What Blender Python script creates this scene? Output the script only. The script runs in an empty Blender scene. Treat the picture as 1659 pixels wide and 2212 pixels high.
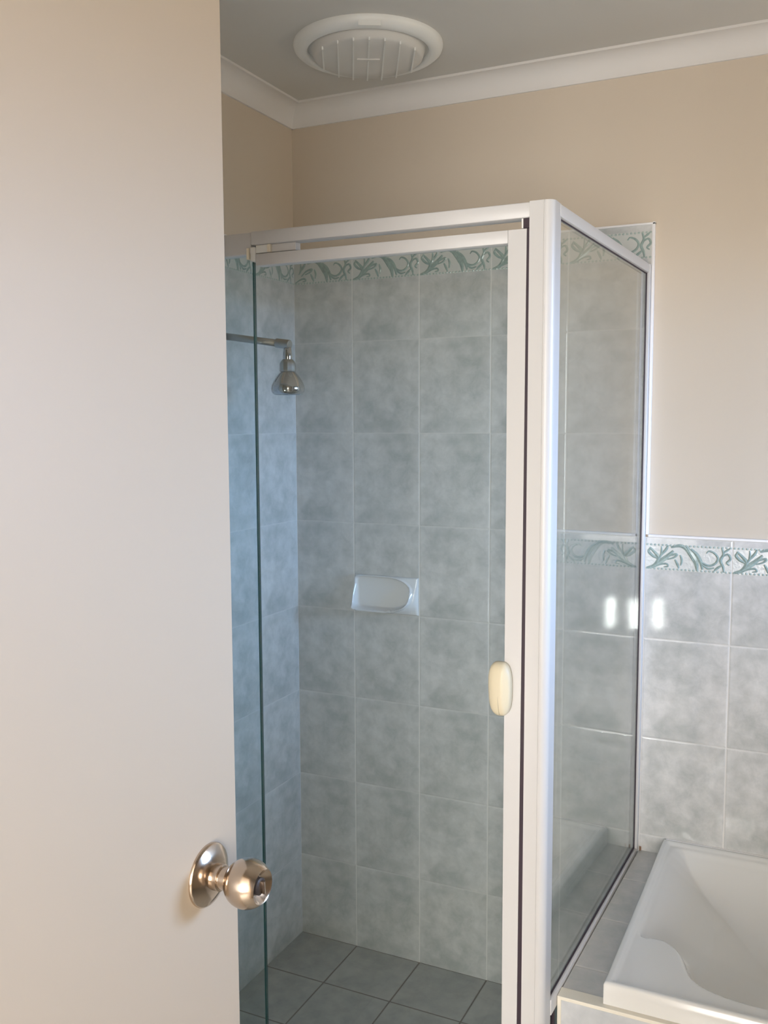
import bpy, bmesh, math, random
from mathutils import Vector, Matrix

PI = math.pi
sc = bpy.context.scene
C = sc.collection

# ------------------------------------------------------------------ camera
CAM = (1.410124, -2.329654, 1.533731)
YAW, PITCH, ROLL, FPX = -0.446922, -0.096577, -0.004103, 2036.0
fw = Vector((math.sin(YAW) * math.cos(PITCH), math.cos(YAW) * math.cos(PITCH), math.sin(PITCH)))
rt = Vector((math.cos(YAW), -math.sin(YAW), 0))
up = rt.cross(fw)
r2 = rt * math.cos(ROLL) + up * math.sin(ROLL)
u2 = -rt * math.sin(ROLL) + up * math.cos(ROLL)
cam = bpy.data.objects.new('camera', bpy.data.cameras.new('camera'))
C.objects.link(cam)
m3 = Matrix((r2, u2, -fw)).transposed()
cam.matrix_world = Matrix.Translation(CAM) @ m3.to_4x4()
cam.data.sensor_fit = 'HORIZONTAL'
cam.data.sensor_width = 36.0
cam.data.lens = FPX * 36.0 / 1659.0
cam.data.clip_start = 0.02
sc.camera = cam

# ------------------------------------------------------------------ world, lamps, exposure
SKY, GROUND = (0.38, 0.60, 1.0), (0.10, 0.09, 0.075)
SKY_STRENGTH = 60.0
HALL_POWER, HALL_COLOR = 130.0, (1.0, 0.97, 0.93)
SLIT_STRENGTH = 80.0
w = bpy.data.worlds.new('daylight'); sc.world = w; w.use_nodes = True
nt = w.node_tree; nt.nodes.clear()
o_ = nt.nodes.new('ShaderNodeOutputWorld'); b_ = nt.nodes.new('ShaderNodeBackground')
tc = nt.nodes.new('ShaderNodeTexCoord'); sx = nt.nodes.new('ShaderNodeSeparateXYZ')
rp = nt.nodes.new('ShaderNodeValToRGB')
rp.color_ramp.elements[0].position = 0.47; rp.color_ramp.elements[0].color = (*GROUND, 1)
rp.color_ramp.elements[1].position = 0.53; rp.color_ramp.elements[1].color = (*SKY, 1)
mr = nt.nodes.new('ShaderNodeMapRange'); mr.inputs['From Min'].default_value = -1; mr.inputs['From Max'].default_value = 1
nt.links.new(tc.outputs['Generated'], sx.inputs[0]); nt.links.new(sx.outputs['Z'], mr.inputs['Value'])
nt.links.new(mr.outputs[0], rp.inputs[0]); nt.links.new(rp.outputs[0], b_.inputs['Color'])
b_.inputs['Strength'].default_value = SKY_STRENGTH
nt.links.new(b_.outputs[0], o_.inputs[0])

def area(name, loc, rot, sx_, sy_, power, color, portal=False):
    l = bpy.data.lights.new(name, 'AREA'); l.shape = 'RECTANGLE'; l.size = sx_; l.size_y = sy_
    l.energy = power; l.color = color
    if portal: l.cycles.is_portal = True
    o = bpy.data.objects.new(name, l); C.objects.link(o); o.location = loc; o.rotation_euler = rot
    return o
WY0, WY1, WZ0, WZ1 = -0.90, -0.10, 1.27, 2.00      # window opening in the right wall
XR = 2.75                                          # right wall face
area('window_portal', (XR + 0.10, (WY0 + WY1) / 2, (WZ0 + WZ1) / 2), (0, PI / 2, 0), WZ1 - WZ0, WY1 - WY0, 1, (1, 1, 1), True)
area('hall_daylight', (1.75, -4.75, 1.35), (PI / 2, 0, 0), 1.9, 1.7, HALL_POWER, HALL_COLOR)
sc.view_settings.view_transform = 'Standard'
sc.view_settings.look = 'None'
sc.view_settings.exposure = 0.15
sc.view_settings.gamma = 1.0
sc.view_settings.use_curve_mapping = False
sc.cycles.max_bounces = 10
sc.cycles.diffuse_bounces = 6
sc.cycles.glossy_bounces = 5
sc.cycles.transparent_max_bounces = 20
sc.cycles.sample_clamp_indirect = 6.0
sc.cycles.use_denoising = True

# ------------------------------------------------------------------ materials
def mat(name, color, rough=0.5, metal=0.0, spec=0.5, noise=0.0, nscale=8.0, bump=0.0, bscale=60.0, coat=0.0):
    m = bpy.data.materials.new(name); m.use_nodes = True
    n = m.node_tree.nodes; L = m.node_tree.links
    p = n['Principled BSDF']
    p.inputs['Base Color'].default_value = (*color, 1); p.inputs['Roughness'].default_value = rough
    p.inputs['Metallic'].default_value = metal; p.inputs['Specular IOR Level'].default_value = spec
    p.inputs['Coat Weight'].default_value = coat; p.inputs['Coat Roughness'].default_value = 0.05
    t = n.new('ShaderNodeTexCoord')
    if noise:
        nz = n.new('ShaderNodeTexNoise'); nz.inputs['Scale'].default_value = nscale; nz.inputs['Detail'].default_value = 4
        mx = n.new('ShaderNodeMix'); mx.data_type = 'RGBA'
        mx.inputs[6].default_value = (*[c * (1 - noise) for c in color], 1)
        mx.inputs[7].default_value = (*[min(1, c * (1 + noise)) for c in color], 1)
        L.new(t.outputs['Object'], nz.inputs['Vector']); L.new(nz.outputs[0], mx.inputs[0]); L.new(mx.outputs[2], p.inputs['Base Color'])
    if bump:
        nb = n.new('ShaderNodeTexNoise'); nb.inputs['Scale'].default_value = bscale; nb.inputs['Detail'].default_value = 3
        bp = n.new('ShaderNodeBump'); bp.inputs['Strength'].default_value = bump; bp.inputs['Distance'].default_value = 0.001
        L.new(t.outputs['Object'], nb.inputs['Vector']); L.new(nb.outputs[0], bp.inputs['Height']); L.new(bp.outputs[0], p.inputs['Normal'])
    return m

def tile_mat(name, axa, axb, wa, wb, oa, ob, dark, light, grout, rough=0.06, tilt=(0, 0, 0), gw=0.0014, seed=0.0, hj=0.35, blot=0.15):
    """glazed ceramic tiles: a grid of wa x wb metres in object axes axa, axb, printed with a soft marbled cloud"""
    m = bpy.data.materials.new(name); m.use_nodes = True
    n = m.node_tree.nodes; L = m.node_tree.links; p = n['Principled BSDF']
    def M(op, a, b=None, c=None):
        q = n.new('ShaderNodeMath'); q.operation = op
        for k, v in enumerate((a, b, c)):
            if v is None: continue
            if isinstance(v, (int, float)): q.inputs[k].default_value = v
            else: L.new(v, q.inputs[k])
        return q.outputs[0]
    t = n.new('ShaderNodeTexCoord'); s = n.new('ShaderNodeSeparateXYZ'); L.new(t.outputs['Object'], s.inputs[0])
    def axis(ax, wd, of):
        q = M('DIVIDE', M('SUBTRACT', s.outputs[ax], of), wd)
        f = M('FRACT', q); i = M('FLOOR', q)
        d = M('MULTIPLY', M('MINIMUM', f, M('SUBTRACT', 1.0, f)), wd)
        return f, i, d
    fa, ia, da = axis(axa, wa, oa); fb, ib, db = axis(axb, wb, ob)
    d = M('MINIMUM', da, db)
    gm = n.new('ShaderNodeMapRange'); gm.inputs['From Min'].default_value = gw * 0.7; gm.inputs['From Max'].default_value = gw * 1.5
    gm.inputs['To Min'].default_value = 1; gm.inputs['To Max'].default_value = 0; L.new(da, gm.inputs['Value'])
    gb = n.new('ShaderNodeMapRange'); gb.inputs['From Min'].default_value = gw * 0.7; gb.inputs['From Max'].default_value = gw * 1.5
    gb.inputs['To Min'].default_value = hj; gb.inputs['To Max'].default_value = 0; L.new(db, gb.inputs['Value'])
    gsum = M('MAXIMUM', gm.outputs[0], gb.outputs[0])
    # prints: every tile carries one of a few prints
    rid = n.new('ShaderNodeCombineXYZ'); L.new(ia, rid.inputs[0]); L.new(ib, rid.inputs[1]); rid.inputs[2].default_value = seed
    wn = n.new('ShaderNodeTexWhiteNoise'); wn.noise_dimensions = '3D'; L.new(rid.outputs[0], wn.inputs['Vector'])
    pr = M('MULTIPLY', M('FLOOR', M('MULTIPLY', wn.outputs['Value'], 3.0)), 3.7)
    lv = n.new('ShaderNodeCombineXYZ'); L.new(M('MULTIPLY', fa, wa), lv.inputs[0]); L.new(M('MULTIPLY', fb, wb), lv.inputs[1]); L.new(pr, lv.inputs[2])
    n1 = n.new('ShaderNodeTexNoise'); n1.inputs['Scale'].default_value = 21; n1.inputs['Detail'].default_value = 8
    n1.inputs['Roughness'].default_value = 0.66; n1.inputs['Distortion'].default_value = 0.25; L.new(lv.outputs[0], n1.inputs['Vector'])
    n2 = n.new('ShaderNodeTexNoise'); n2.inputs['Scale'].default_value = 5.0; n2.inputs['Detail'].default_value = 2; L.new(lv.outputs[0], n2.inputs['Vector'])
    # cloud printed darker towards the top and bottom ends of each tile, away from its edges
    v = M('ADD', M('MULTIPLY', n1.outputs[0], 0.62), M('MULTIPLY', n2.outputs[0], 0.38))
    sq = M('ABSOLUTE', M('SUBTRACT', fb, 0.5)); ms = n.new('ShaderNodeMapRange'); ms.interpolation_type = 'SMOOTHSTEP'
    ms.inputs['From Min'].default_value = 0.30; ms.inputs['From Max'].default_value = 0.44; L.new(sq, ms.inputs['Value'])
    mc = M('MAXIMUM', M('SUBTRACT', 1.0, M('POWER', M('MULTIPLY', M('ABSOLUTE', M('SUBTRACT', fa, 0.52)), 2.6), 2.0)), 0.0)
    v = M('SUBTRACT', v, M('MULTIPLY', M('MULTIPLY', ms.outputs[0], mc), M('MULTIPLY', n1.outputs[0], blot)))
    # the print fades to pale near the tile's edges
    ed = n.new('ShaderNodeMapRange'); ed.inputs['From Min'].default_value = 0.0; ed.inputs['From Max'].default_value = 0.022
    ed.inputs['To Min'].default_value = 0.06; ed.inputs['To Max'].default_value = 0.0; L.new(d, ed.inputs['Value'])
    v = M('ADD', v, ed.outputs[0])
    cr = n.new('ShaderNodeValToRGB'); e = cr.color_ramp.elements
    e[0].position = 0.36; e[0].color = (*dark, 1); e[1].position = 0.64; e[1].color = (*light, 1)
    L.new(v, cr.inputs[0])
    mx = n.new('ShaderNodeMix'); mx.data_type = 'RGBA'; L.new(gsum, mx.inputs[0]); L.new(cr.outputs[0], mx.inputs[6]); mx.inputs[7].default_value = (*grout, 1)
    L.new(mx.outputs[2], p.inputs['Base Color'])
    rr = M('ADD', M('MULTIPLY', gsum, 0.5), rough); L.new(rr, p.inputs['Roughness'])
    geo = n.new('ShaderNodeNewGeometry'); ad = n.new('ShaderNodeVectorMath'); ad.operation = 'ADD'
    tv = n.new('ShaderNodeVectorMath'); tv.operation = 'SCALE'; tv.inputs[0].default_value = tilt; L.new(M('GREATER_THAN', s.outputs[0], 1.0), tv.inputs['Scale']); L.new(tv.outputs[0], ad.inputs[1])
    L.new(geo.outputs['Normal'], ad.inputs[0]); nn = n.new('ShaderNodeVectorMath'); nn.operation = 'NORMALIZE'; L.new(ad.outputs[0], nn.inputs[0])
    hh = n.new('ShaderNodeMapRange'); hh.inputs['From Min'].default_value = 0; hh.inputs['From Max'].default_value = 0.004; L.new(d, hh.inputs['Value'])
    bp = n.new('ShaderNodeBump'); bp.inputs['Strength'].default_value = 0.5; bp.inputs['Distance'].default_value = 0.0012
    L.new(hh.outputs[0], bp.inputs['Height']); L.new(nn.outputs[0], bp.inputs['Normal'])
    wv = n.new('ShaderNodeTexNoise'); wv.inputs['Scale'].default_value = 22; wv.inputs['Detail'].default_value = 1; L.new(t.outputs['Object'], wv.inputs['Vector'])
    b2 = n.new('ShaderNodeBump'); b2.inputs['Strength'].default_value = 0.03; b2.inputs['Distance'].default_value = 0.002
    L.new(wv.outputs[0], b2.inputs['Height']); L.new(bp.outputs[0], b2.inputs['Normal']); L.new(b2.outputs[0], p.inputs['Normal'])
    return m

def glass_mat(name, tint):
    """thin clear float glass: straight transmission with a green tint, Schlick reflection"""
    m = bpy.data.materials.new(name); m.use_nodes = True
    n = m.node_tree.nodes; L = m.node_tree.links; n.clear()
    out = n.new('ShaderNodeOutputMaterial'); tr = n.new('ShaderNodeBsdfTransparent'); tr.inputs[0].default_value = (*tint, 1)
    gl = n.new('ShaderNodeBsdfGlossy'); gl.inputs['Roughness'].default_value = 0.01; gl.inputs[0].default_value = (1, 1, 1, 1)
    geo = n.new('ShaderNodeNewGeometry'); dt = n.new('ShaderNodeVectorMath'); dt.operation = 'DOT_PRODUCT'
    L.new(geo.outputs['Incoming'], dt.inputs[0]); L.new(geo.outputs['Normal'], dt.inputs[1])
    def M(op, a, b=None):
        q = n.new('ShaderNodeMath'); q.operation = op
        for k, v in enumerate((a, b)):
            if v is None: continue
            if isinstance(v, (int, float)): q.inputs[k].default_value = v
            else: L.new(v, q.inputs[k])
        return q.outputs[0]
    f = M('ADD', M('MULTIPLY', M('POWER', M('SUBTRACT', 1.0, M('ABSOLUTE', dt.outputs['Value'])), 5.0), 0.96), 0.04)
    mx = n.new('ShaderNodeMixShader'); L.new(f, mx.inputs[0]); L.new(tr.outputs[0], mx.inputs[1]); L.new(gl.outputs[0], mx.inputs[2])
    L.new(mx.outputs[0], out.inputs[0])
    return m

def emit_mat(name, color, strength):
    m = bpy.data.materials.new(name); m.use_nodes = True
    n = m.node_tree.nodes; L = m.node_tree.links; n.clear()
    out = n.new('ShaderNodeOutputMaterial'); e = n.new('ShaderNodeEmission'); e.inputs[0].default_value = (*color, 1); e.inputs[1].default_value = strength
    L.new(e.outputs[0], out.inputs[0]); return m

paint = mat('beige_wall_paint', (0.63, 0.54, 0.435), 0.7, noise=0.015, nscale=3, bump=0.06, bscale=180)
ceil_m = mat('ceiling_paint', (0.62, 0.60, 0.56), 0.85, bump=0.05, bscale=120)
corn_m = mat('cornice_paint', (0.74, 0.71, 0.68), 0.7)
door_m = mat('cream_door_paint', (0.56, 0.470, 0.365), 0.45, bump=0.05, bscale=90)
plas_m = mat('white_plastic', (0.80, 0.80, 0.77), 0.35)
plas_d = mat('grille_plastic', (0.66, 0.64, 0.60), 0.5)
alu = mat('white_powder_coat', (0.62, 0.608, 0.598), 0.36)
trimw = mat('white_edging', (0.82, 0.80, 0.80), 0.35)
creamgrout = mat('cream_edging', (0.80, 0.75, 0.64), 0.5, noise=0.05, nscale=30)
rust = mat('rust_stain', (0.38, 0.22, 0.13), 0.7)
seal = mat('dark_seal', (0.035, 0.02, 0.03), 0.6)
handle_m = mat('cream_plastic', (0.68, 0.60, 0.43), 0.45)
block_m = mat('yellowed_plastic', (0.80, 0.74, 0.60), 0.4)
chrome = mat('chrome', (0.50, 0.51, 0.52), 0.10, metal=1.0)
dullchrome = mat('dull_chrome', (0.42, 0.42, 0.40), 0.35, metal=1.0)
nickel = mat('satin_nickel', (0.60, 0.50, 0.41), 0.17, metal=1.0)
darkmetal = mat('dark_recess', (0.08, 0.06, 0.05), 0.5, metal=0.6)
acrylic = mat('bath_acrylic', (0.72, 0.715, 0.69), 0.12, coat=0.15)
ceramic = mat('white_ceramic', (0.74, 0.74, 0.74), 0.10, coat=0.5)
leaf_m = mat('leaf_relief_green', (0.31, 0.39, 0.36), 0.15, noise=0.35, nscale=120)
dot_m = mat('bead_relief_green', (0.42, 0.49, 0.46), 0.15, noise=0.1, nscale=200)
band_m = mat('pale_relief_band', (0.61, 0.62, 0.59), 0.12, noise=0.04, nscale=60, bump=0.5, bscale=160)
glass = glass_mat('clear_glass', (0.92, 0.95, 0.943))
glass_d = glass_mat('door_clear_glass', (0.96, 0.98, 0.975))
glass_g = glass_mat('green_tinted_glass', (0.90, 0.95, 0.955))
gedge = mat('glass_edge', (0.02, 0.09, 0.09), 0.15)
TD, TL, TG = (0.44, 0.455, 0.44), (0.70, 0.69, 0.675), (0.74, 0.72, 0.69)
t_back = tile_mat('wall_tile_back', 0, 2, 0.2, 0.25, 0.0, 0.0, TD, TL, TG, tilt=(-0.048, 0, 0))
t_left = tile_mat('wall_tile_left', 1, 2, 0.2, 0.25, 0.0, 0.0, TD, TL, TG, seed=4.0)
t_right = tile_mat('wall_tile_right', 1, 2, 0.2, 0.25, 0.0, 0.0, TD, TL, TG, seed=7.0)
t_floor = tile_mat('shower_floor_tile', 0, 1, 0.2, 0.2, 0.0, 0.0, (0.36, 0.37, 0.36), (0.48, 0.48, 0.46), (0.20, 0.18, 0.16), rough=0.25, gw=0.0020, seed=2.0, hj=1.0, blot=0.0)
t_hob = tile_mat('ledge_tile', 0, 1, 0.4, 0.2, 0.80, 0.033, TD, (0.58, 0.56, 0.54), (0.60, 0.57, 0.52), rough=0.12, seed=3.0, hj=0.8, blot=0.0)
t_front = tile_mat('bath_front_tile', 0, 2, 0.2, 0.25, 0.975, 0.208, (0.48, 0.50, 0.52), (0.64, 0.65, 0.66), TG, seed=5.0)
floor_m = tile_mat('room_floor_tile', 0, 1, 0.3, 0.3, 0.05, 0.1, (0.40, 0.40, 0.38), (0.52, 0.51, 0.48), (0.3, 0.28, 0.26), rough=0.25, gw=0.003, seed=9.0, hj=1.0, blot=0.0)
slit_m = emit_mat('added_slit_glow', (1.0, 0.98, 0.95), SLIT_STRENGTH)  # emission for the added slits that the wall tiles mirror

# ------------------------------------------------------------------ mesh helpers
def box(bm, x0, x1, y0, y1, z0, z1, bev=0.0, seg=2, mi=0):
    g = bmesh.ops.create_cube(bm, size=1.0)
    vs = g['verts']
    for v in vs:
        v.co = Vector(((x0 + x1) / 2 + v.co.x * (x1 - x0), (y0 + y1) / 2 + v.co.y * (y1 - y0), (z0 + z1) / 2 + v.co.z * (z1 - z0)))
    fs = {f for v in vs for f in v.link_faces}
    for f in fs: f.material_index = mi
    if bev:
        es = list({e for v in vs for e in v.link_edges})
        bmesh.ops.bevel(bm, geom=es, offset=bev, segments=seg, affect='EDGES', profile=0.5)
def prism(bm, pts, plane, a, b, mi=0):
    """extrude a 2D outline; plane 'xy' between z=a..b, 'xz' between y=a..b, 'yz' between x=a..b"""
    def mk(p, h):
        return {'xy': (p[0], p[1], h), 'xz': (p[0], h, p[1]), 'yz': (h, p[0], p[1])}[plane]
    A = [bm.verts.new(mk(p, a)) for p in pts]; B = [bm.verts.new(mk(p, b)) for p in pts]
    n = len(pts)
    fs = [bm.faces.new(A), bm.faces.new(B[::-1])]
    for i in range(n): fs.append(bm.faces.new((A[i], B[i], B[(i + 1) % n], A[(i + 1) % n])))
    for f in fs: f.material_index = mi
def lathe(bm, prof, origin, axis='Z', seg=48, mi=0, cap=True):
    """profile of (radius, height) turned about an axis"""
    rings = []
    for r, h in prof:
        ring = []
        for k in range(seg):
            a = 2 * PI * k / seg; c, s = r * math.cos(a), r * math.sin(a)
            co = {'Z': (c, s, h), 'X': (h, c, s), 'Y': (c, h, s)}[axis]
            ring.append(bm.verts.new(Vector(co) + Vector(origin)))
        rings.append(ring)
    for i in range(len(rings) - 1):
        for k in range(seg):
            f = bm.faces.new((rings[i][k], rings[i][(k + 1) % seg], rings[i + 1][(k + 1) % seg], rings[i + 1][k])); f.material_index = mi
    if cap:
        for rg in (rings[0], rings[-1]):
            f = bm.faces.new(rg); f.material_index = mi
def tube(bm, pts, r, seg=20, mi=0):
    pts = [Vector(p) for p in pts]; rings = []
    rs = r if isinstance(r, (list, tuple)) else [r] * len(pts)
    for i, p in enumerate(pts):
        d = (pts[min(i + 1, len(pts) - 1)] - pts[max(i - 1, 0)]).normalized()
        a = d.cross(Vector((0, 0, 1)));
        if a.length < 1e-3: a = d.cross(Vector((0, 1, 0)))
        a.normalize(); b = d.cross(a)
        rings.append([bm.verts.new(p + (a * math.cos(2 * PI * k / seg) + b * math.sin(2 * PI * k / seg)) * rs[i]) for k in range(seg)])
    for i in range(len(rings) - 1):
        for k in range(seg):
            bm.faces.new((rings[i][k], rings[i][(k + 1) % seg], rings[i + 1][(k + 1) % seg], rings[i + 1][k])).material_index = mi
    for rg in (rings[0], rings[-1]): bm.faces.new(rg).material_index = mi
def obj(name, bm, mats, parent=None, smooth=False, angle=None, shear=None):
    if shear:                                   # real frames stand slightly out of square: a run-out along y
        for v in bm.verts: v.co.x += shear[0] * (v.co.y - shear[1])
    bmesh.ops.recalc_face_normals(bm, faces=bm.faces)
    me = bpy.data.meshes.new(name); bm.to_mesh(me); bm.free()
    for m in (mats if isinstance(mats, (list, tuple)) else [mats]): me.materials.append(m)
    o = bpy.data.objects.new(name, me); C.objects.link(o)
    if smooth or angle:
        for p in me.polygons: p.use_smooth = True
        if angle: me.set_sharp_from_angle(angle=math.radians(angle))
    if parent:
        o.parent = parent
        o.matrix_parent_inverse = Matrix.Translation(parent.location).inverted() if parent.type == 'EMPTY' else Matrix.Identity(4)
    return o
def struct(o): o['kind'] = 'structure'; return o
def thing(name, label, cat, loc):
    o = bpy.data.objects.new(name, None); C.objects.link(o); o.location = loc
    o['label'] = label; o['category'] = cat; return o
def tag(o, label, cat): o['label'] = label; o['category'] = cat; return o
def nb(): return bmesh.new()

# ------------------------------------------------------------------ room shell
XL, YF, ZC = 0.010, -2.28, 2.395     # left paint face, front wall face, ceiling
YB = 0.008                           # back paint face
bm = nb(); box(bm, -0.14, XR + 0.15, YF - 3.0, 0.15, -0.10, 0.0); struct(obj('floor', bm, floor_m))
bm = nb(); box(bm, -0.14, XR + 0.15, YF - 3.0, 0.15, ZC, ZC + 0.1); struct(obj('ceiling', bm, ceil_m))
bm = nb(); box(bm, -0.14, XR + 0.15, YB, 0.15, 0, ZC); wall_back = struct(obj('wall_back', bm, paint))
bm = nb(); box(bm, -0.14, XL, YF - 3.0, YB, 0, ZC); wall_left = struct(obj('wall_left', bm, paint))
bm = nb()
box(bm, XR, XR + 0.15, YF - 3.0, WY0, 0, ZC); box(bm, XR, XR + 0.15, WY1, YB, 0, ZC)
box(bm, XR, XR + 0.15, WY0, WY1, 0, WZ0); box(bm, XR, XR + 0.15, WY0, WY1, WZ1, ZC)
wall_right = struct(obj('wall_right', bm, paint))
DX0, DX1, DZ = 0.80, 1.64, 2.06      # doorway the camera stands in
LX = [(0.415, 0.455), (0.530, 0.568)]  # glowing slits added low in the front wall
LZ0, LZ1 = 0.52, 0.66
bm = nb()
box(bm, XL, 0.39, YF - 0.11, YF, 0, ZC); box(bm, 0.68, DX0 - 0.03, YF - 0.11, YF, 0, ZC)
box(bm, 0.39, 0.68, YF - 0.11, YF, 0, LZ0); box(bm, 0.39, 0.68, YF - 0.11, YF, LZ1, ZC)
box(bm, DX1 + 0.03, XR, YF - 0.11, YF, 0, ZC); box(bm, DX0 - 0.03, DX1 + 0.03, YF - 0.11, YF, DZ + 0.03, ZC)
wall_front = struct(obj('wall_front', bm, paint))
bm = nb(); box(bm, -0.14, XR + 0.15, YF - 3.1, YF - 3.0, 0, ZC); struct(obj('wall_hall', bm, paint))
# invented glowing slits behind the door, added for bright reflections in the tiles
bm = nb()
xs = [0.39] + [v for a in LX for v in a] + [0.68]
for i in range(0, len(xs), 2): box(bm, xs[i], xs[i + 1], YF - 0.05, YF - 0.001, LZ0, LZ1)
glow_slits = struct(obj('added_glow_slits', bm, alu))
bm = nb()
for a, b in LX: box(bm, a, b, YF - 0.010, YF - 0.003, LZ0, LZ1)
obj('pane', bm, slit_m, glow_slits)  # emitters added for the tile highlights, not panes of a real window
# doorway lining
bm = nb()
box(bm, DX0 - 0.03, DX0 - 0.005, YF - 0.12, YF + 0.0, 0, DZ + 0.03); box(bm, DX1, DX1 + 0.03, YF - 0.12, YF + 0.01, 0, DZ + 0.03)
box(bm, DX0 - 0.005, DX1, YF - 0.12, YF + 0.0, DZ, DZ + 0.03)
struct(obj('trim_3', bm, door_m))
# window in the right wall, above the end of the bath
bm = nb()
f = 0.035
for a in ((WY0, WY0 + f, WZ0, WZ1), (WY1 - f, WY1, WZ0, WZ1), (WY0, WY1, WZ0, WZ0 + f), (WY0, WY1, WZ1 - f, WZ1), ((WY0 + WY1) / 2 - 0.018, (WY0 + WY1) / 2 + 0.018, WZ0, WZ1)):
    box(bm, XR + 0.03, XR + 0.075, *a, bev=0.003)
win = struct(obj('window_1', bm, alu))
bm = nb(); box(bm, XR + 0.050, XR + 0.054, WY0 + 0.01, WY1 - 0.01, WZ0 + 0.01, WZ1 - 0.01); obj('pane', bm, glass_mat('window_glass', (0.97, 0.98, 0.98)), win)
bm = nb(); box(bm, XR - 0.012, XR + 0.03, WY0 - 0.01, WY1 + 0.01, WZ0 - 0.02, WZ0, bev=0.003); obj('window_sill', bm, trimw, win)

bm = nb(); box(bm, XR + 0.15, XR + 1.75, -3.5, 1.8, 2.22, 2.32); struct(obj('added_eave_blocker', bm, ceil_m))  # unseen eave slab, added to block steep sky light at the window

# cornices: concave cove
def cove(n=8, s=0.055):
    pts = [(0, 0), (0, -s), (0.006, -s)]
    for k in range(n + 1):
        a = k / n * PI / 2
        pts.append((s - 0.004 - (s - 0.010) * math.cos(a), -s + 0.004 + (s - 0.010) * math.sin(a)))
    pts += [(s, -0.006), (s, 0)]
    return pts
cp = cove()
bm = nb(); prism(bm, [(YB - a, ZC + b) for a, b in cp], 'yz', XL, XR); struct(obj('trim_1', bm, corn_m, angle=35))
bm = nb(); prism(bm, [(XL + a, ZC + b) for a, b in cp], 'xz', YF, YB); struct(obj('trim_2', bm, corn_m, angle=35))

# ------------------------------------------------------------------ tiling with the leaf frieze
# one tile of the moulded frieze in (s, t): s along the tile 0..1, t between the two rows of beads 0..1; (points, half width at middle)
FRIEZE = [
    ([(0.02, 0.00), (0.10, 0.10), (0.15, 0.30), (0.155, 0.48), (0.12, 0.64), (0.05, 0.88)], 0.022, 0),
    ([(0.06, 0.85), (0.04, 0.70), (0.09, 0.52), (0.15, 0.42)], 0.016, 0),
    ([(0.08, 0.04), (0.17, 0.28), (0.25, 0.50), (0.33, 0.78)], 0.026, 0),
    ([(0.16, 0.42), (0.19, 0.62), (0.19, 0.95)], 0.013, 0),
    ([(0.18, 0.55), (0.24, 0.80), (0.27, 1.00)], 0.016, 0),
    ([(0.20, 0.34), (0.28, 0.56), (0.37, 0.64), (0.34, 0.50), (0.26, 0.40)], 0.013, 0),
    ([(0.10, 0.04), (0.18, 0.18), (0.25, 0.22), (0.27, 0.12), (0.22, 0.08)], 0.011, 0),
    ([(0.35, 0.42), (0.38, 0.22), (0.40, 0.05)], 0.014, 0),
    ([(0.41, 0.62), (0.43, 0.40), (0.42, 0.18)], 0.013, 0),
    ([(0.30, 0.92), (0.40, 1.00), (0.47, 0.90), (0.52, 0.66), (0.56, 0.40)], 0.020, 0),
    ([(0.48, 0.98), (0.53, 0.70), (0.59, 0.36), (0.61, 0.00)], 0.028, 0),
    ([(0.53, 0.88), (0.60, 0.66), (0.65, 0.34), (0.67, 0.06)], 0.022, 0),
    ([(0.60, 0.64), (0.66, 0.36), (0.74, 0.24), (0.81, 0.34), (0.84, 0.56), (0.80, 0.76), (0.74, 0.84), (0.71, 0.74)], 0.013, 0),
    ([(0.66, 0.28), (0.73, 0.12), (0.80, 0.16)], 0.012, 0),
    ([(0.88, 1.00), (0.90, 0.74), (0.87, 0.48), (0.90, 0.22), (0.91, 0.00)], 0.016, 0),
    ([(0.88, 0.62), (0.95, 0.74), (0.98, 0.56), (0.94, 0.40), (0.97, 0.30)], 0.013, 0),
    ([(0.89, 0.30), (0.83, 0.14), (0.80, 0.02)], 0.014, 0),
    ([(0.90, 0.80), (0.94, 0.90), (0.97, 0.98)], 0.012, 0),
]
def catmull(P, n=5):
    P = [Vector(p) for p in P]; out = []
    Q = [P[0] * 2 - P[1]] + P + [P[-1] * 2 - P[-2]]
    for i in range(1, len(Q) - 2):
        for k in range(n):
            t = k / n
            out.append(0.5 * ((2 * Q[i]) + (Q[i + 1] - Q[i - 1]) * t + (2 * Q[i - 1] - 5 * Q[i] + 4 * Q[i + 1] - Q[i + 2]) * t * t + (3 * Q[i] - Q[i - 1] - 3 * Q[i + 1] + Q[i + 2]) * t ** 3))
    out.append(P[-1]); return out
BW, BH = 0.2, 0.058
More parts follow.
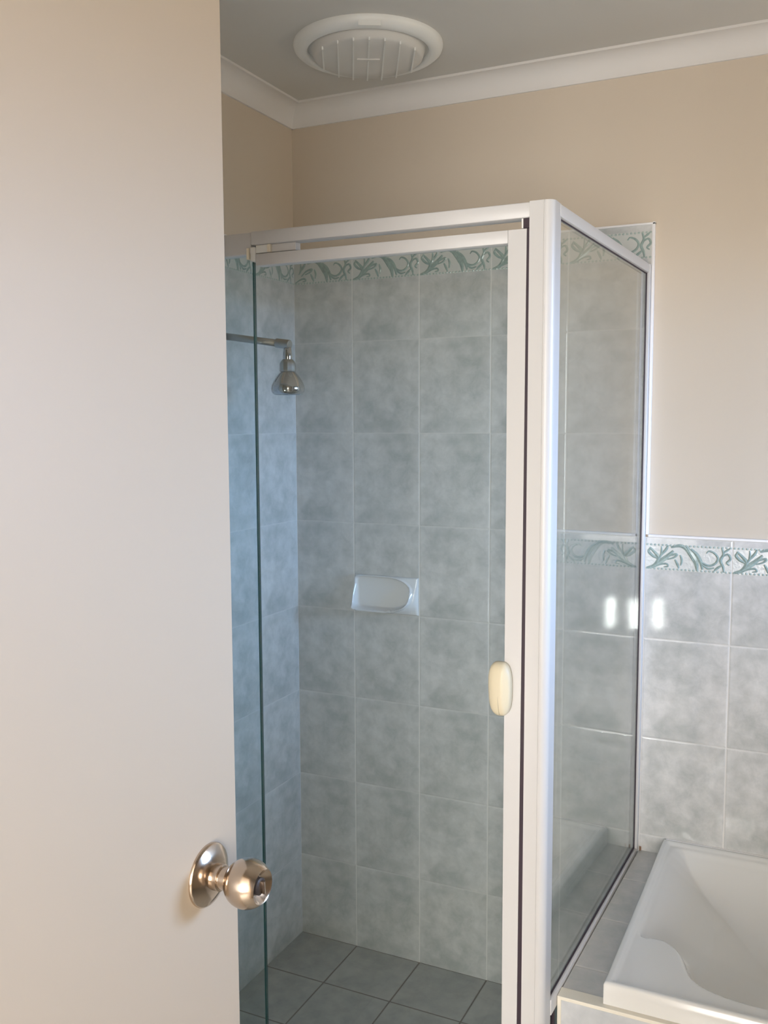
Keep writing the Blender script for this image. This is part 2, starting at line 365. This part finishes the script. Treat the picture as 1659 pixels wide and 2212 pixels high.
def frieze(bm, place, smin=0.0, smax=1.0):
    """place(u, v, h): u metres along the tile, v metres up from the lower bead row, h metres out of the tile"""
    def quad(cs, mi):
        try: bm.faces.new([bm.verts.new(place(*c)) for c in cs]).material_index = mi
        except ValueError: pass
    a, b = max(0.0016, smin * BW), min(BW - 0.0016, smax * BW)
    if b - a > 0.01: quad([(a, -0.003, 0.0003), (b, -0.003, 0.0003), (b, BH + 0.003, 0.0003), (a, BH + 0.003, 0.0003)], 3)
    for pts, hw, _ in FRIEZE:
        if min(p[0] for p in pts) < smin or max(p[0] for p in pts) > smax: continue
        c = catmull([(p[0] * BW, p[1] * BH) for p in pts]); n = len(c)
        rows = []
        for i, p in enumerate(c):
            d = (c[min(i + 1, n - 1)] - c[max(i - 1, 0)]).normalized(); nn = Vector((-d.y, d.x))
            wdt = 1.45 * hw * BW * (0.25 + 0.75 * math.sin(PI * (0.12 + 0.80 * i / (n - 1)))) * 0.78
            rows.append([(*(p - nn * wdt), 0.0004), (p.x, p.y, 0.0016), (*(p + nn * wdt), 0.0004)])
        V = [[bm.verts.new(place(*q)) for q in r] for r in rows]
        for i in range(n - 1):
            for k in range(2): bm.faces.new((V[i][k], V[i][k + 1], V[i + 1][k + 1], V[i + 1][k])).material_index = 1
    nd = 22
    for row in (0.0, 1.0):
        for k in range(nd):
            s = (k + 0.5) / nd
            if s < smin or s > smax: continue
            u, v = s * BW, row * BH
            ring = [bm.verts.new(place(u + 0.0034 * math.cos(q * PI / 3), v + 0.0028 * math.sin(q * PI / 3), 0.0005)) for q in range(6)]
            top = bm.verts.new(place(u, v, 0.0016))
            for q in range(6): bm.faces.new((ring[q], ring[(q + 1) % 6], top)).material_index = 2
TM = [leaf_m, dot_m, band_m]
ZT = 2.0
# back wall tiles: shower part to 2 m, bath part to 1.25 m
bm = nb()
prism(bm, [(0.016, 0.0), (XR, 0.0), (XR, 1.25), (1.0, 1.25), (1.0, 1.992), (0.016, 1.992)], 'xz', 0.0, YB)
for k in range(5):
    frieze(bm, lambda u, v, h, k=k: (k * 0.2 + u, -h, 1.917 + v), smin=0.10 if k == 0 else 0)
for k in range(5, 13):
    frieze(bm, lambda u, v, h, k=k: (k * 0.2 + u, -h, 1.174 + v))
obj('wall_back_tiles', bm, [t_back] + TM, wall_back)
bm = nb()
box(bm, XL, 0.016, -0.80, 0.0, 0, 1.992)
for k in range(4):
    frieze(bm, lambda u, v, h, k=k: (0.016 + h, -0.2 * (k + 1) + u, 1.917 + v))
obj('wall_left_tiles', bm, [t_left] + TM, wall_left)
bm = nb(); box(bm, XR - 0.006, XR, -0.70, 0.0, 0, 1.25); obj('wall_right_tiles', bm, t_right, wall_right)
# white edge strips of the tiling
bm = nb()
box(bm, 1.0, 1.006, -0.003, YB, 1.256, 1.998, bev=0.001)
box(bm, 0.016, 1.006, -0.003, YB, 1.992, 1.997, bev=0.001)
box(bm, 1.006, XR, -0.003, YB, 1.25, 1.256, bev=0.001)
obj('edge_strip', bm, trimw, wall_back)
bm = nb(); box(bm, XL, 0.019, -0.80, -0.0, 1.992, 1.997, bev=0.001); obj('edge_strip', bm, trimw, wall_left)
# shower floor
bm = nb(); box(bm, 0.016, 0.960, -0.74, 0.0, 0.0, 0.004); struct(obj('floor_shower', bm, t_floor))
bm = nb(); box(bm, 0.016, 0.974, -0.80, -0.74, 0.0, 0.05, bev=0.004); struct(obj('trim_4', bm, t_floor))

# ------------------------------------------------------------------ tiled ledge that carries the bath
SH = (0.0343, -0.757)        # side screen and ledge edge run slightly out of square
HX, HZ, HY = 0.9735, 0.458, -0.680
ledge = thing('bath_ledge', 'pale grey marbled tile ledge between the shower glass and the bath', 'ledge', (1.2, -0.34, 0))
bm = nb()
xe = lambda y: HX + 0.0015 + SH[0] * (y - SH[1])
prism(bm, [(xe(HY), HY + 0.004), (1.10, HY + 0.004), (1.10, -0.0), (xe(0), -0.0)], 'xy', 0.0, HZ - 0.001)
obj('ledge_top', bm, t_hob, ledge)
bm = nb(); box(bm, xe(HY) + 0.006, XR - 0.008, HY, HY + 0.008, 0.0, HZ - 0.006); obj('front_tiles', bm, t_front, ledge)
bm = nb(); box(bm, xe(HY) - 0.001, xe(HY) + 0.0065, HY - 0.0015, HY + 0.006, 0.0, HZ - 0.005, bev=0.001)
box(bm, xe(HY) - 0.001, XR - 0.008, HY - 0.0015, HY + 0.030, HZ - 0.007, HZ + 0.0, bev=0.001)
o = obj('corner_edging', bm, creamgrout, ledge); o['label'] = 'cream edging strip'
# marbled sealing bead with a rust speck where screen, wall and ledge meet
bm = nb(); prism(bm, [(1.0015, -0.001), (1.0065, -0.001), (1.0045, -0.008)], 'xy', HZ, HZ + 0.009); o = obj('rust_spot', bm, rust, ledge); o['label'] = 'small brown rust spot'

# ------------------------------------------------------------------ bath
bath = thing('bathtub', 'cream white inset bathtub with raised lip beside the shower glass', 'bathtub', (1.9, -0.34, 0.08))
X0, X1, Y0, Y1, RZ = 1.060, 2.735, -0.669, -0.005, 0.500
poly = [(1.085, -0.030), (1.084, -0.25), (1.085, -0.445), (1.094, -0.468), (1.120, -0.458), (1.150, -0.465), (1.178, -0.498), (1.192, -0.540), (1.208, -0.578), (1.250, -0.603), (1.34, -0.612),
        (1.8, -0.614), (2.35, -0.612), (2.52, -0.59), (2.62, -0.50), (2.64, -0.33), (2.62, -0.16), (2.52, -0.05), (2.35, -0.028), (1.8, -0.026), (1.15, -0.024)]
def chaikin(P, n=2):
    for _ in range(n):
        Q = []
        for i in range(len(P)):
            a, b = P[i], P[(i + 1) % len(P)]
            Q += [(a[0] * .75 + b[0] * .25, a[1] * .75 + b[1] * .25), (a[0] * .25 + b[0] * .75, a[1] * .25 + b[1] * .75)]
        P = Q
    return P
poly = chaikin(poly)
def sdist(x, y):
    d2 = 1e9; ins = False; n = len(poly); j = n - 1
    for i in range(n):
        ax, ay = poly[j]; bx, by = poly[i]
        ex, ey = bx - ax, by - ay; l2 = ex * ex + ey * ey
        t = max(0, min(1, ((x - ax) * ex + (y - ay) * ey) / l2)) if l2 else 0
        dx, dy = x - ax - ex * t, y - ay - ey * t; d2 = min(d2, dx * dx + dy * dy)
        if (ay > y) != (by > y) and x < (bx - ax) * (y - ay) / (by - ay) + ax: ins = not ins
        j = i
    return math.sqrt(d2) * (1 if ins else -1)
def smin(a, b, k):
    h = max(0, min(1, 0.5 + 0.5 * (b - a) / k)); return b * (1 - h) + a * h - k * h * (1 - h)
def ss(t): t = max(0, min(1, t)); return t * t * (3 - 2 * t)
def pmin(a, b, p=3.0): return 0 if min(a, b) <= 1e-6 else (a ** -p + b ** -p) ** (-1 / p)
def bath_z(x, y):
    d = sdist(x, y)
    e = min(x - X0, X1 - x, y - Y0, Y1 - y)
    z = RZ
    # raised outer lip then a faint step to the deck
    t = max(0, min(1, (e - 0.010) / 0.010)); z -= 0.006 * t * t * (3 - 2 * t)
    r = 0.004
    if e < r: z -= r - math.sqrt(max(0, r * r - (r - e) ** 2))
    d += 0.010
    if d > 0 and e > 0.016:
        dd = d * d / (d + 0.045) * ss((e - 0.016) / 0.02)
        wall = 0.40 * (1 - math.exp(-dd / (0.052 + 0.27 * ss((y + 0.56) / 0.40))))
        xc = 1.215 - 1.25 * (y + 0.33) ** 2
        if x < xc:
            q = (x - 1.084) / max(0.02, xc - 1.084); rest = 0.036 * max(0, q) ** 1.3 + 0.044
        else:
            rest = 0.080 + (x - xc) * 0.62
        rest = min(rest, 0.39)
        far = 0.40 * max(0, min(1, (2.64 - x) / 0.13))
        z -= pmin(pmin(wall, rest), min(far, 0.39)) if wall > 1e-5 else 0
    return z
def grid_lines(a, b, fine, coarse):
    out = [a]; x = a
    while x < b - 1e-6:
        st = fine(x); x = min(b, x + st); out.append(x)
    return out
gx = grid_lines(X0, X1, lambda x: 0.0022 if x < 1.10 else (0.003 if x < 1.40 else (0.012 if x < 2.5 else 0.008)), None)
gy = grid_lines(Y0, Y1, lambda y: 0.0035 if y < Y0 + 0.03 or y > Y1 - 0.03 else 0.0045, None)
bm = nb()
G = [[bm.verts.new((x, y, bath_z(x, y))) for y in gy] for x in gx]
for i in range(len(gx) - 1):
    for j in range(len(gy) - 1): bm.faces.new((G[i][j], G[i + 1][j], G[i + 1][j + 1], G[i][j + 1]))
loop = [G[i][0] for i in range(len(gx))] + [G[-1][j] for j in range(1, len(gy))] + [G[i][-1] for i in range(len(gx) - 2, -1, -1)] + [G[0][j] for j in range(len(gy) - 2, 0, -1)]
low = [bm.verts.new((v.co.x, v.co.y, HZ)) for v in loop]
inn = [bm.verts.new((max(X0 + 0.02, min(X1 - 0.02, v.co.x)), max(Y0 + 0.02, min(Y1 - 0.02, v.co.y)), HZ)) for v in loop]
n = len(loop)
for i in range(n):
    j = (i + 1) % n
    bm.faces.new((loop[i], low[i], low[j], loop[j]))
    try: bm.faces.new((low[i], inn[i], inn[j], low[j]))
    except ValueError: pass
obj('tub_shell', bm, acrylic, bath, angle=50)
bm = nb(); box(bm, 1.066, XR - 0.008, -0.006, 0.0, 0.492, 0.500, bev=0.0025); obj('silicone_bead', bm, trimw, bath)
bm = nb(); lathe(bm, [(0.0, 0.0), (0.032, 0.0), (0.034, 0.003), (0.028, 0.005), (0.012, 0.003), (0.0, 0.003)], (2.30, -0.33, 0.116), cap=False); obj('waste_plug', bm, chrome, bath, smooth=True)
# bright water drops on the far inner side of the tub
# ------------------------------------------------------------------ shower screen
FY = -0.757            # outer face of the front frame
scr = thing('shower_screen', 'white framed glass shower screen standing between the tiled corner and the bath', 'shower screen', (0.50, -0.74, 0))
ZTOP = 1.900
S = dict(shear=SH)
# corner post: flat face, shallow groove, rounded outer corner
pp = [(0.930, FY), (0.9545, FY), (0.9550, FY + 0.0012), (0.9560, FY + 0.0012), (0.9565, FY)]
cx_, cy_, r_ = 0.9575, FY + 0.0145, 0.0145
for k in range(9):
    a = -PI / 2 + k / 8 * PI / 2; pp.append((cx_ + r_ * math.cos(a), cy_ + r_ * math.sin(a)))
pp += [(0.972, FY + 0.045), (0.958, FY + 0.045), (0.958, FY + 0.032), (0.930, FY + 0.032)]
bm = nb(); prism(bm, pp, 'xy', 0.0, ZTOP - 0.0); obj('corner_post', bm, alu, scr, angle=30)
bm = nb()
box(bm, 0.016, 0.372, FY + 0.002, FY + 0.030, 1.856, 1.898, bev=0.003)
box(bm, 0.372, 0.9305, FY, FY + 0.030, 1.873, 1.899, bev=0.003)
obj('top_rail', bm, alu, scr, angle=30)
bm = nb(); box(bm, 0.956, 0.972, FY + 0.040, -0.018, 1.878, 1.8995, bev=0.003); obj('side_rail', bm, alu, scr, angle=30, **S)
bm = nb(); box(bm, 0.9652, 0.9735, -0.016, -0.001, HZ, 1.8995, bev=0.0015); obj('wall_channel', bm, alu, scr, angle=30, **S)
bm = nb(); box(bm, 0.9652, 0.9728, FY + 0.044, -0.016, 0.436, 0.466, bev=0.0015); obj('bottom_rail', bm, alu, scr, angle=30, **S)
bm = nb(); box(bm, 0.9600, 0.9650, FY + 0.030, -0.012, 0.004, 1.882)
sg = obj('side_glass', bm, glass, scr, **S)
bm = nb()
box(bm, 0.9649, 0.9670, FY + 0.045, -0.016, 0.4662, 0.4700)
box(bm, 0.9649, 0.9672, -0.0195, -0.0162, 0.466, 1.878)
box(bm, 0.9648, 0.9660, FY + 0.045, -0.018, 1.8755, 1.878)
box(bm, 0.9648, 0.9705, HY - 0.011, HY - 0.004, 0.0, 0.436)
obj('glazing_seal', bm, seal, sg, **S)
bm = nb(); box(bm, 0.018, 0.366, FY + 0.012, FY + 0.017, 0.05, 1.857); obj('fixed_glass', bm, glass_g, scr)
bm = nb(); box(bm, 0.016, 0.030, FY + 0.004, FY + 0.028, 0.05, 1.857, bev=0.002); obj('wall_channel', bm, alu, scr)
bm = nb(); box(bm, 0.016, 0.972, FY + 0.002, FY + 0.030, 0.05, 0.078, bev=0.003); obj('sill_rail', bm, alu, scr)
# pivot door
bm = nb()
prism(bm, [(0.8925, 0.09), (0.9205, 0.09), (0.9252, 1.8555), (0.8925, 1.8555)], 'xz', FY + 0.001, FY + 0.026)
box(bm, 0.382, 0.8920, FY + 0.001, FY + 0.026, 1.8335, 1.8560, bev=0.0015)
box(bm, 0.382, 0.8920, FY + 0.001, FY + 0.026, 0.09, 0.125, bev=0.0015)
door = obj('pivot_door', bm, alu, scr, angle=30)
bm = nb(); box(bm, 0.371, 0.894, FY + 0.012, FY + 0.017, 0.10, 1.848); obj('door_glass', bm, glass_d, door)
bm = nb(); box(bm, 0.3693, 0.3709, FY + 0.010, FY + 0.019, 0.10, 1.853); o = obj('door_glass_edge', bm, gedge, door); o['label'] = 'dark green polished glass edge'
bm = nb(); prism(bm, [(0.9206, 0.09), (0.9299, 0.09), (0.9299, 1.8560), (0.9253, 1.8560)], 'xz', FY + 0.002, FY + 0.026); o = obj('magnetic_seal_shade', bm, seal, door); o['label'] = 'black magnetic seal strip with the shade of its gap'  # seal strip coloured black to carry the shadow in the door gap too
bm = nb(); box(bm, 0.9195, 0.9298, FY + 0.001, FY + 0.028, 1.8565, 1.8725); o = obj('seal_end', bm, [seal], scr); o['label'] = 'black end of the seal in the gap'
bm = nb(); box(bm, 0.9165, 0.9193, FY + 0.000, FY + 0.028, 1.8565, 1.8725); obj('end_cap', bm, plas_m, scr)
bm = nb()
box(bm, 0.372, 0.382, FY - 0.001, FY + 0.026, 1.842, 1.869, bev=0.001); box(bm, 0.382, 0.408, FY + 0.003, FY + 0.024, 1.8575, 1.8725, bev=0.001)
obj('pivot_block', bm, plas_m, scr)
bm = nb(); box(bm, 0.4085, 0.4160, FY + 0.001, FY + 0.024, 1.8575, 1.8725, bev=0.001); box(bm, 0.3625, 0.3685, FY - 0.001, FY + 0.02, 1.846, 1.868, bev=0.001)
o = obj('pivot_bush', bm, block_m, scr); o['label'] = 'yellowed plastic bush'
# fill strip over the hinge end of the door
bm = nb(); box(bm, 0.416, 0.470, FY + 0.006, FY + 0.024, 1.8575, 1.8725, bev=0.001); obj('pivot_cover', bm, alu, scr)
# door handle: rounded cream pull with a finger groove on its right
bm = nb()
hx0, hx1, hz0, hz1 = 0.8665, 0.9085, 1.0095, 1.1070
nu, nv = 28, 48
def hpt(u, v):
    """superellipse outline: u in angle, v radial 0..1"""
    return None
NA = 72
outl = []
for k in range(NA):
    a = 2 * PI * k / NA; ca, sa = math.cos(a), math.sin(a)
    ex = 2.9; q = (abs(ca) ** ex + abs(sa) ** ex) ** (-1 / ex)
    x = q * ca * (hx1 - hx0) / 2; z = q * sa * (hz1 - hz0) / 2
    x -= 0.0022 * (z / 0.049) if ca < 0 else 0
    outl.append((x, z))
rings = [(1.0, 0.0), (1.0, 0.006), (0.985, 0.011), (0.94, 0.0155), (0.86, 0.019), (0.72, 0.0215), (0.55, 0.023), (0.38, 0.0238), (0.2, 0.024)]
R = []
cxh, czh = (hx0 + hx1) / 2, (hz0 + hz1) / 2
for s, h in rings:
    row = []
    for x, z in outl:
        gx_ = x * s
        groove = 0.0030 * math.exp(-((gx_ - 0.0150) / 0.0050) ** 2) * max(0, 1 - (z * s / 0.042) ** 4) if h > 0.012 else 0
        row.append(bm.verts.new((cxh + gx_, FY - max(0.001, h - groove) + 0.001, czh + z * s)))
    R.append(row)
for i in range(len(R) - 1):
    for k in range(NA): bm.faces.new((R[i][k], R[i][(k + 1) % NA], R[i + 1][(k + 1) % NA], R[i + 1][k]))
bm.faces.new(R[-1]); bm.faces.new(R[0][::-1])
o = obj('pull_handle', bm, handle_m, door, smooth=True); o['label'] = 'cream plastic pull handle'

# ------------------------------------------------------------------ soap dish set in the back wall
bm = nb()
sx0, sx1, sz0, sz1 = 0.2035, 0.3975, 1.0020, 1.1060
NU, NV = 84, 56
V = []
for i in range(NU + 1):
    row = []
    for j in range(NV + 1):
        u, v = i / NU, j / NV
        x = sx0 + (sx1 - sx0) * u; z = sz0 + (sz1 - sz0) * v
        # scoop outline: square on the left, rounded on the right
        cu, cv = (u - 0.46) / 0.45, (v - 0.54) / 0.45
        ex = 2.5 if cu > 0 else 8.0
        rr_ = (abs(cu) ** ex + abs(cv) ** ex) ** (1 / ex)
        low_ = max(0.0, min(1.0, (0.75 - v) / 0.75))
        hgt = 0.010 + 0.034 * low_ ** 0.8                       # lip stands out more towards the bottom
        lip = hgt * math.exp(-((rr_ - 1.0) / 0.055) ** 2)
        inside = max(0.0, 1 - rr_) ** 0.5 * 0.003
        body = 0
        if rr_ > 1: body = hgt * math.exp(-((rr_ - 1.0) / 0.22) ** 2) * 0.5
        y = -0.0012 - 0.004 - max(lip, body) + inside
        edge = min(u, 1 - u, v, 1 - v)
        if edge < 0.03: y *= 0.35 + 0.65 * math.sqrt(edge / 0.03)
        row.append(bm.verts.new((x, min(-0.0005, y), z)))
    V.append(row)
for i in range(NU):
    for j in range(NV): bm.faces.new((V[i][j], V[i + 1][j], V[i + 1][j + 1], V[i][j + 1]))
bl = [V[i][0] for i in range(NU + 1)] + [V[NU][j] for j in range(1, NV + 1)] + [V[i][NV] for i in range(NU - 1, -1, -1)] + [V[0][j] for j in range(NV - 1, 0, -1)]
bk = [bm.verts.new((v.co.x, 0.0, v.co.z)) for v in bl]
for i in range(len(bl)): bm.faces.new((bl[i], bk[i], bk[(i + 1) % len(bl)], bl[(i + 1) % len(bl)]))
bm.faces.new(bk)
dish = tag(obj('soap_dish', bm, ceramic, smooth=True), 'white ceramic scooped soap dish set in the marbled shower tiles', 'soap dish')

# ------------------------------------------------------------------ shower head on a wall arm
SY = -0.38
sh = thing('overhead_shower', 'chrome bell shaped shower rose on a long arm from the left tiled wall', 'shower', (0.016, SY, 1.745))
bm = nb(); lathe(bm, [(0.0, 0.0), (0.028, 0.0), (0.028, 0.003), (0.022, 0.008), (0.012, 0.010), (0.0, 0.010)], (0.016, SY, 1.7455), 'X', cap=False); obj('wall_flange', bm, dullchrome, sh, smooth=True)
bm = nb(); tube(bm, [(0.020, SY, 1.7455), (0.10, SY, 1.7335), (0.200, SY, 1.7185)], 0.0085); obj('arm', bm, dullchrome, sh, smooth=True)
bm = nb(); tube(bm, [(0.192, SY, 1.7197), (0.193, SY, 1.7196), (0.2285, SY, 1.7143), (0.230, SY, 1.7141)], [0.0095, 0.0115, 0.0115, 0.0100]); obj('elbow', bm, dullchrome, sh, angle=40)
ox, oz = 0.2225, 1.708
bm = nb(); lathe(bm, [(0.0085, 0.0), (0.0095, -0.006), (0.0105, -0.012), (0.0115, -0.022), (0.0110, -0.030), (0.0105, -0.034)], (ox, SY, oz)); obj('swivel_neck', bm, chrome, sh, smooth=True)
bm = nb(); lathe(bm, [(0.0120, -0.028), (0.0165, -0.033), (0.0190, -0.038), (0.0195, -0.054), (0.0185, -0.057)], (ox, SY, oz), seg=12); obj('collar_nut', bm, dullchrome, sh, angle=25)
bm = nb()
prof = [(0.0165, -0.056), (0.0195, -0.059), (0.0265, -0.067), (0.0340, -0.078), (0.0390, -0.089), (0.0405, -0.097), (0.0395, -0.104), (0.0365, -0.109), (0.033, -0.1115), (0.0310, -0.1110), (0.030, -0.109)]
lathe(bm, prof, (ox, SY, oz)); bell = obj('bell', bm, chrome, sh, smooth=True)
bm = nb(); lathe(bm, [(0.030, -0.1085), (0.020, -0.1100), (0.008, -0.1105)], (ox, SY, oz)); obj('spray_plate', bm, dullchrome, bell)

# ------------------------------------------------------------------ exhaust fan in the ceiling
FX, FYc, FZ = 0.402, -0.300, ZC
fan = thing('exhaust_fan', 'round white slatted exhaust fan cover in the ceiling', 'exhaust fan', (FX, FYc, FZ))
bm = nb()
lathe(bm, [(0.172, 0.0), (0.1725, -0.004), (0.170, -0.011), (0.164, -0.016), (0.156, -0.0195), (0.147, -0.0205), (0.142, -0.0195), (0.140, -0.016), (0.140, -0.008)], (FX, FYc, FZ), seg=96, cap=False)
obj('outer_ring', bm, plas_m, fan, smooth=True)
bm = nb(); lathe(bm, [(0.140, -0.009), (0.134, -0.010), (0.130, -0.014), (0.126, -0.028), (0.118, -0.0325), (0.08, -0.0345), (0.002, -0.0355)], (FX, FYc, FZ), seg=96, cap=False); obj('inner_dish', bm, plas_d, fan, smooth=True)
bm = nb()
th = math.radians(27.6); dirv = Vector((-math.sin(th), math.cos(th), 0)); pv = Vector((math.cos(th), math.sin(th), 0))
def bar(c, half, wd, z0, z1, d=dirv, p=pv):
    cs = [c - d * half - p * wd, c + d * half - p * wd, c + d * half + p * wd, c - d * half + p * wd]
    A = [bm.verts.new((q.x, q.y, z0)) for q in cs]; B = [bm.verts.new((q.x, q.y, z1)) for q in cs]
    bm.faces.new(A); bm.faces.new(B[::-1])
    for i in range(4): bm.faces.new((A[i], B[i], B[(i + 1) % 4], A[(i + 1) % 4]))
for k in range(-3, 4):
    off = k * 0.0345; half = math.sqrt(0.1240 ** 2 - off ** 2)
    bar(Vector((FX, FYc, 0)) + pv * off, half, 0.0017, FZ - 0.010, FZ - 0.0362)
obj('grille_bars', bm, plas_m, fan)
bm = nb(); bar(Vector((FX, FYc, 0)) - dirv * 0.012, 0.026, 0.004, FZ - 0.030, FZ - 0.0380, d=pv, p=dirv); o = obj('centre_clip', bm, plas_d, fan)
bm = nb(); bar(Vector((FX, FYc, 0)) - dirv * 0.160, 0.024, 0.008, FZ - 0.004, FZ - 0.0225, d=pv, p=dirv); obj('release_tab', bm, plas_m, fan)

# ------------------------------------------------------------------ open door with its knob
bm = nb(); box(bm, 0.765, 0.800, YF + 0.005, -1.4555, 0.008, 2.05, bev=0.0015); d1 = struct(obj('door_1', bm, door_m))
KY, KZ = -1.512, 1.034
bm = nb(); lathe(bm, [(0.0, 0.0), (0.0350, 0.0), (0.0352, 0.0015), (0.0340, 0.0035), (0.0330, 0.0042), (0.0250, 0.0085), (0.0175, 0.0108), (0.0, 0.0112)], (0.800, KY, KZ), 'X', seg=72, cap=False)
rose = obj('knob_rose', bm, nickel, d1, angle=40)
bm = nb(); lathe(bm, [(0.0145, 0.010), (0.0145, 0.0195), (0.0138, 0.0202), (0.0122, 0.0204), (0.0122, 0.031)], (0.800, KY, KZ), 'X'); obj('knob_neck', bm, nickel, d1, angle=40)
prof = []
rb, cxk = 0.0268, 0.0525
for k in range(19):
    a = math.radians(208 - 0) - (math.radians(208 - 42)) * k / 18
    prof.append((abs(rb * math.sin(a)) if a < PI else rb * math.sin(a), cxk + rb * math.cos(a)))
prof = [(rb * math.sin(math.radians(t)), cxk - rb * math.cos(math.radians(t))) for t in [22, 30, 40, 50, 60, 70, 80, 90, 100, 110, 120, 128, 134]]
prof += [(0.0185, cxk + 0.0195), (0.0165, cxk + 0.0185), (0.0115, cxk + 0.0120), (0.0095, cxk + 0.0115)]
bm = nb(); lathe(bm, prof, (0.800, KY, KZ + 0.001), 'X', seg=72); kn = obj('door_knob', bm, nickel, d1, angle=40)
bm = nb(); lathe(bm, [(0.0094, 0.0095), (0.0094, 0.0165), (0.0080, 0.0175), (0.0, 0.0175)], (0.800 + cxk, KY, KZ + 0.001), 'X', cap=False)
box(bm, 0.800 + cxk + 0.0170, 0.800 + cxk + 0.0225, KY - 0.0012, KY + 0.0012, KZ - 0.006, KZ + 0.008, bev=0.0005, mi=1)
obj('turn_button', bm, [darkmetal, nickel], kn, angle=40)
